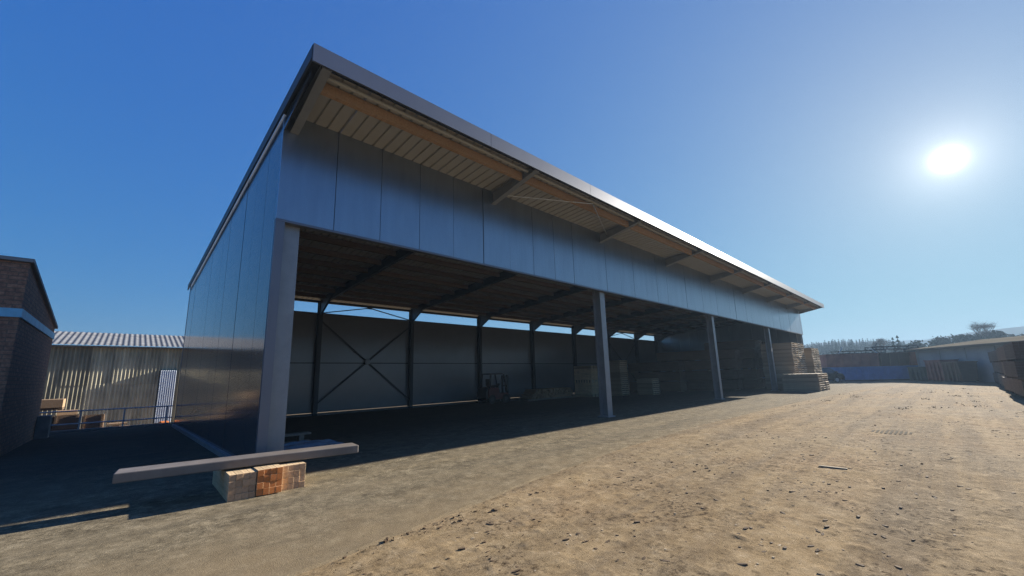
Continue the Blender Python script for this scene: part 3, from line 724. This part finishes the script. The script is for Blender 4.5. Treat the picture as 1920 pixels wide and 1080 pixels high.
# parked minivan
def minivan(loc, rz):
    t = empty('minivan', loc, 'dark minivan parked beyond the pallet stacks', 'minivan', rz=rz)
    wd = 1.72
    low = [(-2.1, .3), (-2.14, .75), (-2.05, 1.0), (1.6, 1.0), (2.05, .9), (2.18, .65), (2.18, .3)]
    m = MB().prism(low, 0, wd, 'y').obj('body', 'black_paint', t, bevel=.05)
    cab0 = [(-2.05, 1.0), (-1.9, 1.42), (-1.6, 1.5), (.6, 1.54), (.95, 1.45), (1.65, 1.0)]
    c = MB(); nn = len(cab0)
    for y in (0, 1):
        for (x, z) in cab0:
            ins = .02 + (z-1.0)*.32; c.v.append((x, ins if y == 0 else wd-ins, z))
    for i in range(nn-1): c.f.append((i, i+1, nn+i+1, nn+i)); c.m.append(0)
    c.f.append(tuple(range(nn))); c.f.append(tuple(range(nn, 2*nn))); c.m += [0, 0]
    cb = c.obj('cabin', 'black_paint', t)
    for s in (0, 1):
        for (xa, xb) in ((-1.75, -.75), (-.65, .25), (.35, 1.15)):
            def pt(x, z):
                ins = .02+(z-1.0)*.32-.004; return (x, ins if s == 0 else wd-ins, z)
            w = MB(); w.v = [pt(xa, 1.05), pt(xb+(.22 if xb > .5 else 0), 1.05), pt(xb-(.25 if xb > .5 else .03), 1.40), pt(xa+.05, 1.40)]; w.f = [(0, 1, 2, 3)]; w.m = [0]
            w.obj('side_window', 'glass_dark', t)
    w = MB(); w.v = [(1.58, .12, 1.045), (1.58, wd-.12, 1.045), (1.03, wd-.2, 1.40), (1.03, .2, 1.40)]; w.v = [(x+.012, y, z+.012) for x, y, z in w.v]; w.f = [(0, 1, 2, 3)]; w.m = [0]; w.obj('windscreen', 'glass_dark', t)
    for x in (-1.35, 1.35):
        for y in (-.01, wd-.2):
            wh = MB().tube((x, y, .31), (x, y+.21, .31), .31, n=24).obj('wheel', 'rubber', t)
            MB().tube((x, y-.008, .31), (x, y+.218, .31), .19, n=18).obj('rim', 'galv', wh)
    for y in (.1, wd-.4):
        MB().box(2.02, 2.16, y, y+.3, .62, .76).obj('headlight', 'white_paint', t, bevel=.02)
        MB().box(-2.17, -2.08, y, y+.2, .75, 1.0).obj('tail_light', 'rust_red', t, bevel=.02)
    MB().box(1.25, 1.4, -.16, -.01, 1.0, 1.14).obj('mirror', 'black_paint', t, bevel=.02); MB().box(1.25, 1.4, wd+.01, wd+.16, 1.0, 1.14).obj('mirror', 'black_paint', t, bevel=.02)
    MB().box(-1.2, -1.02, -.012, -.001, .86, .89).obj('door_handle', 'galv', t); MB().box(-.1, .08, -.012, -.001, .86, .89).obj('door_handle', 'galv', t)
minivan((49.6, .25, 0), math.atan2(-1.73, 1.86))

# long pale-roofed building
A = Vector((59.3, -6.3, 0)); Bv = Vector((48.8, -12.6, 0)); dv = (Bv-A).normalized(); la = math.atan2(dv.y, dv.x)
lb = empty('long_building', A, 'long low building with a pale sandy roof at the right edge', 'building', rz=la)
ln_ = 34.0
MB().box(0, ln_, 0, 12, -.05, 3.1).obj('wall', 'wall_grey', lb)
MB().prism([(-.5, 3.0), (-.5, 3.2), (6, 4.0), (12.5, 3.2), (12.5, 3.0), (6, 3.8)], -.5, ln_+.5, 'x').obj('roof', 'roof_sand', lb)
for k in range(11): MB().box(.2+k*3.1, .32+k*3.1, -.06, -.002, 0, 3.0).obj('pilaster', 'wall_grey', lb)
# goods stacked in front of that building
for k, (d, off, w, h, mt, lab) in enumerate(((1.2, -1.6, 2.2, 1.3, 'dark_green', 'dark green skip beside the blue container'), (4.0, -1.7, 2.0, 1.9, 'rust_red', 'reddish skip in front of the long building'), (6.4, -1.9, 1.9, 1.7, 'wood_dark', 'brown skip in front of the long building near the logs'))):
    nrm_ = Vector((-dv.y, dv.x, 0)); p = A + dv*d - nrm_*(-off)
    t = empty('skip', p, lab, 'skip', 'skips in front of the long building', la)
    MB().prism([(.15, .1), (1.2, .1), (1.35, h), (0, h)], 0, w, 'x').obj('body', mt, t); MB().box(-.04, w+.04, -.05, 1.4, h+.001, h+.09).obj('rim', mt, t)
    for q in range(4): MB().box(q*w/4+.1, q*w/4+.2, -.04, .15, .12, h-.02).obj('rib', mt, t)
    for q in (.2, w-.4): MB().box(q, q+.2, .2, 1.1, 0, .099).obj('skid', 'steel_dark', t)

# long timber packages stacked along the right edge
pn = ['nearest', 'second', 'third', 'fourth', 'farthest']
for pi, x0 in enumerate((26.0, 30.7, 35.4, 40.1, 44.8)):
    for row in (0, 1):
        z = .004
        for k in range(3):
            me = KM[(pi+k+row) % 2]
            o = link('timber_package', me, None, (x0+R.uniform(-.2, .2), -10.15-pi*.15-row*1.3+R.uniform(-.05, .05), z), -math.pi/2+R.gauss(0, .01))
            tag(o, f'{("lowest", "middle", "top")[k]} dark timber package, {("front", "rear")[row]} row, of the {pn[pi]} stack along the right edge', 'timber package', 'timber packages along the right edge')
            z += (.822, .782)[(pi+k+row) % 2]

# drain cover in the yard and a few loose bits
dc = empty('drain_cover', (11.39, -6.97, .012), 'round metal drain cover flush with the yard', 'drain cover')
MB().tube((0, 0, -.02), (0, 0, .0), .42, n=32).obj('rim', 'drain_iron', dc)
for k in range(9):
    y = -.32+k*.08; hw = math.sqrt(max(.01, .36**2-y*y)); MB().box(-hw, hw, y-.02, y+.02, .0005, .012).obj('bar', 'drain_iron', dc)
tag(MB().bar((0, 0, .012), (-.05, .34, .02), .035, .016).obj('wood_splinter', 'pale_chip', None, (6.3, -6.8, .012)), 'white splinter of wood lying in the middle of the yard', 'splinter')

# bark and wood chips scattered over the yard
def chips(name, mat, n, label, seed, smin, smax, region):
    q = random.Random(seed); m = MB()
    centres = [region(q) for _ in range(max(3, n//34))]
    for _ in range(n):
        if q.random() < .72: cx, cy = q.choice(centres); x, y = cx+q.gauss(0, .26), cy+q.gauss(0, .11)
        else: x, y = region(q)
        if y > -4.1 + (.0 if x < 1 else min(1.1, (x-1)*.12)): continue
        s = smin*(smax/smin)**(q.random()**4.0); a = q.uniform(0, math.pi) if q.random() < .4 else q.gauss(0, .35)
        el = q.uniform(1.0, 3.2); h = s*q.uniform(.15, .42); ca, sa = math.cos(a), math.sin(a); k = q.randint(5, 7)
        o = len(m.v); tl = q.uniform(-.4, .4)
        for ring, (rr, zz) in enumerate(((1.0, -.004), (.82, h+.006))):
            for i in range(k):
                t = 2*math.pi*i/k; rv = rr*q.uniform(.7, 1.15); u = math.cos(t)*s*el*rv*.5; w = math.sin(t)*s*rv*.5
                m.v.append((x+u*ca-w*sa, y+u*sa+w*ca, zz + (tl*u*.4 if ring else 0)+.006))
        for i in range(k):
            j = (i+1) % k; m.f.append((o+i, o+j, o+k+j, o+k+i)); m.m.append(0)
        m.f.append(tuple(o+k+i for i in range(k))); m.m.append(0)
    ob = m.obj(name, mat); ob['kind'] = 'stuff'; ob['label'] = label; ob['category'] = 'litter'; return ob
def reg_near(q):
    d = q.random()**1.5; return (-1.5+d*16+q.uniform(0, 3), -4.0-q.random()*(3.2+d*3))
def reg_far(q):
    return (4+q.random()**.9*34, -3.4-q.random()*8.0)
chips('bark_litter', 'bark_chip', 8500, 'dark bark chunks scattered over the brown yard', 11, .004, .042, reg_near)
chips('far_bark_litter', 'bark_chip', 1200, 'dark bark crumbs in the far part of the yard', 12, .012, .05, reg_far)
chips('wood_chip_litter', 'pale_chip', 900, 'pale wood chips strewn among the bark', 13, .005, .03, reg_near)

# ------------------------------------------------------------------ vegetation and hills
def conifer(m, x, y, z, h, r, q):
    m.tube((x, y, z), (x, y, z+h*.9), h*.018, h*.004, 5)
    lv = 9
    for k in range(lv):
        t = k/lv; zz = z+h*(.10+.88*t); rr = r*(1-t)**.85*q.uniform(.8, 1.15); nb = 7
        a0 = q.uniform(0, 6)
        for i in range(nb):
            a = a0+2*math.pi*i/nb+q.uniform(-.2, .2); l_ = rr*q.uniform(.65, 1.15); w = .28*rr+.12
            dx, dy = math.cos(a), math.sin(a); dr_ = -.32*l_
            o = len(m.v)
            m.v += [(x, y, zz+h*.06), (x+dx*l_*.6-dy*w, y+dy*l_*.6+dx*w, zz+dr_*.5), (x+dx*l_, y+dy*l_, zz+dr_), (x+dx*l_*.6+dy*w, y+dy*l_*.6-dx*w, zz+dr_*.5)]
            m.f += [(o, o+1, o+2), (o, o+2, o+3)]; m.m += [0, 0]
def plain(m, name, mats):
    me = bpy.data.meshes.new(name); me.from_pydata(m.v, [], m.f)
    for k in mats: me.materials.append(MATS[k])
    me.polygons.foreach_set('material_index', m.m); me.update(); return me
# wooded rise
hm = MB(); na, nd = 40, 8
def rise(az, d):   # height of the wooded rise
    t = max(0, min(1, (d-110)/170)); t = t*t*(3-2*t)
    e = math.exp(-((math.degrees(az)-7)/9.5)**2)
    return -1.05 + t*e*10.5
for j in range(nd+1):
    d = 105+j*30
    for i in range(na+1):
        az = rad(-14+i*54/na); hm.v.append((d*math.cos(az)-1.8, d*math.sin(az)-8, rise(az, d)))
for j in range(nd):
    for i in range(na): a = j*(na+1)+i; hm.f.append((a, a+1, a+na+2, a+na+1)); hm.m.append(0)
struct(hm.obj('wooded_rise', 'far_hill', smooth=True), 'low rise covered with dark conifers')
fm = MB(); q = random.Random(5)
for k in range(1700):
    az = rad(q.uniform(-1.0, 30)) ; d = q.uniform(125, 300)
    x, y = d*math.cos(az)-1.8, d*math.sin(az)-8
    e = max(.0, min(1, (math.degrees(az)+1.5)/3.5))
    h = q.uniform(4.2, 7.4)*(.7+.3*e)*(1.0 if d > 180 else .9); conifer(fm, x, y, rise(az, d)-.4, h, h*q.uniform(.24, .36), q)
fo = link('conifer_wood', plain(fm, 'conifer_wood', ['needle'])); fo['kind'] = 'stuff'; fo['label'] = 'dense dark conifer wood on the rise beyond the yard'; fo['category'] = 'wood'
# far hills
def range_(name, d0, prof, label, seed):
    q = random.Random(seed); m = MB(); n = 288
    for i in range(n+1):
        az = rad(-180+i*360/n); e = prof(math.degrees(az))+.07*math.sin(i*.7+seed)+.06*math.sin(i*.31+seed*2)+q.uniform(-.03, .03)
        for k, (f_, hh) in enumerate(((.62, 0), (.8, .55), (.94, .93), (1.0, 1.0), (1.12, .86), (1.28, -.1))):
            d = d0*f_; hz = math.tan(rad(e))*d0*hh; m.v.append((d*math.cos(az), d*math.sin(az)-8, hz-1.2))
    for i in range(n):
        for k in range(5): a = i*6+k; m.f.append((a, a+6, a+7, a+1)); m.m.append(0)
    struct(m.obj(name, 'far_hill', smooth=True), label)
lin = lambda az, P: next((P[i][1]+(P[i+1][1]-P[i][1])*(az-P[i][0])/(P[i+1][0]-P[i][0]) for i in range(len(P)-1) if P[i][0] <= az <= P[i+1][0]), P[-1][1])
range_('far_hill', 620, lambda a: lin(a, [(-76, 2.2), (-30, 2.9), (-12, 3.6), (-5.4, 3.45), (-2.6, 3.2), (0, 2.85), (2, 2.5), (5, 2.2), (9, 2.1), (14, 1.6), (76, 1.3)]), 'hazy blue hill range on the skyline', 2)
range_('farther_hill', 850, lambda a: lin(a, [(-76, 1.8), (-8, 2.6), (0, 2.75), (4, 2.7), (8.7, 3.0), (13, 2.6), (25, 2.1), (76, 1.6)]), 'palest hill range behind the nearer hills', 5)

# single trees behind the long building
def tree_mesh(h, kind, seed):
    q = random.Random(seed); tr = MB(); cr = MB()
    if kind == 'conifer':
        tr.tube((0, 0, 0), (0, 0, h*.5), h*.02, h*.012, 6); conifer(cr, 0, 0, h*.05, h*.95, h*.2, q)
        conifer(cr, 0, 0, h*.08, h*.9, h*.22, q)
        return tr, cr
    tr.tube((0, 0, 0), (0, 0, h*.4), h*.024, h*.016, 7)
    def br(p, d, l, r, lev):
        e = p+d*l; tr.tube(p, e, r, r*.6, 5 if lev < 2 else 3, cap=False)
        if lev >= (4 if kind == 'bare' else 3):
            if kind == 'leafy':
                for _ in range(16):
                    c = e+Vector((q.gauss(0, 1), q.gauss(0, 1), q.gauss(0, .8)))*h*.05; s = h*.022*q.uniform(.6, 1.3)
                    a = Vector((q.gauss(0, 1), q.gauss(0, 1), q.gauss(0, 1))).normalized()*s; b = a.orthogonal().normalized()*s*.8
                    o = len(cr.v); cr.v += [tuple(c-a-b), tuple(c+a-b), tuple(c+a+b), tuple(c-a+b)]; cr.f.append((o, o+1, o+2, o+3)); cr.m.append(0)
            elif kind == 'bare':
                for _ in range(5):
                    f_ = e+Vector((q.gauss(0, 1), q.gauss(0, 1), q.uniform(.2, 1.4)))*h*.045
                    cr.tube(e, f_, r*.5, r*.2, 3, cap=False)
            return
        for _ in range(3 if lev else 6):
            nd_ = (d+Vector((q.gauss(0, .5), q.gauss(0, .5), q.gauss(.42 if kind == 'bare' else .12, .25)))).normalized(); br(e, nd_, l*q.uniform(.6, .82), r*.58, lev+1)
    br(Vector((0, 0, h*.3)), Vector((0, 0, 1)), h*.17, h*.016, 0)
    return tr, cr
def place_tree(name, kind, x, y, h, label, seed):
    t = empty(name, (x, y, -.1), label, 'tree', 'trees behind the long building')
    tr, cr = tree_mesh(h, kind, seed)
    zm = max(v[2] for v in tr.v+cr.v); k_ = h/zm
    for m_ in (tr, cr): m_.v = [(x_*k_*.95, y_*k_*.95, z_*k_) for x_, y_, z_ in m_.v]
    link('trunk', plain(tr, 'trunk', ['twig']), t); link('crown', plain(cr, 'crown', ['needle' if kind == 'conifer' else 'bush_leaf' if kind == 'leafy' else 'twig']), t)
def at(x, y, k): return (-1.83+(x+1.83)*k, -8+(y+8)*k)
for (x, y, h, kind, nm, lab) in (
    (100.8, -7.6, 5.9, 'conifer', 'conifer_tree', 'narrow small conifer rising above the left end of the sandy roof'),
    (101.8, -8.7, 6.6, 'leafy', 'broad_tree', 'broad dark tree next to the narrow conifer above the sandy roof'),
    (102.8, -9.6, 6.1, 'conifer', 'conifer_tree', 'small conifer between two broad trees above the sandy roof'),
    (104.1, -10.9, 6.9, 'leafy', 'broad_tree', 'wide bushy tree left of the tall bare tree'),
    (105.4, -12.2, 6.9, 'leafy', 'broad_tree', 'bushy tree directly left of the tall bare tree'),
    (106.3, -13.4, 9.0, 'bare', 'bare_tree', 'tall bare tree standing above the sandy roof'),
    (106.9, -14.0, 7.3, 'bare', 'bare_tree', 'low bare tree right beside the tall bare tree'),
    (107.6, -14.4, 7.3, 'leafy', 'broad_tree', 'bushy tree right of the tall bare tree'),
    (108.2, -15.0, 7.2, 'conifer', 'conifer_tree', 'pointed conifer right of the tall bare tree'),
    (110.0, -16.4, 6.4, 'leafy', 'broad_tree', 'round tree near the right edge above the sandy roof'),
    (110.9, -17.6, 6.5, 'leafy', 'broad_tree', 'last round tree at the right edge above the sandy roof'),
    (99.2, -5.4, 6.0, 'leafy', 'broad_tree', 'loose tree left of the sandy roof end'),
    (97.6, -3.4, 6.9, 'conifer', 'conifer_tree', 'tall dark conifer left of the sandy roof'),
    (97.0, -2.8, 6.6, 'conifer', 'conifer_tree', 'second dark conifer left of the sandy roof'),
    (95.5, -1.0, 6.6, 'bare', 'bare_tree', 'thin bare tree between the wood and the dark conifers')):
    X, Y = at(x, y, 1.25); place_tree(nm, kind, X, Y, (h-1.53)*1.25+1.63, lab, hash(lab) % 1000 if 0 else sum(map(ord, lab)))

# ------------------------------------------------------------------ haze
hz = MB().box(-1320, 1320, -1320, 1320, -3.4, 45).obj('haze', 'galv'); hz['kind'] = 'stuff'; hz['label'] = 'thin bluish haze in the air'
hmv = bpy.data.materials.new('haze'); hmv.use_nodes = True; ht_ = hmv.node_tree; ht_.nodes.clear()
pv = ht_.nodes.new('ShaderNodeVolumePrincipled'); pv.inputs['Color'].default_value = (.22, .32, .44, 1); pv.inputs['Density'].default_value = 1.5e-3; pv.inputs['Anisotropy'].default_value = 0.2
om = ht_.nodes.new('ShaderNodeOutputMaterial'); ht_.links.new(pv.outputs[0], om.inputs['Volume'])
hz.data.materials.clear(); hz.data.materials.append(hmv)
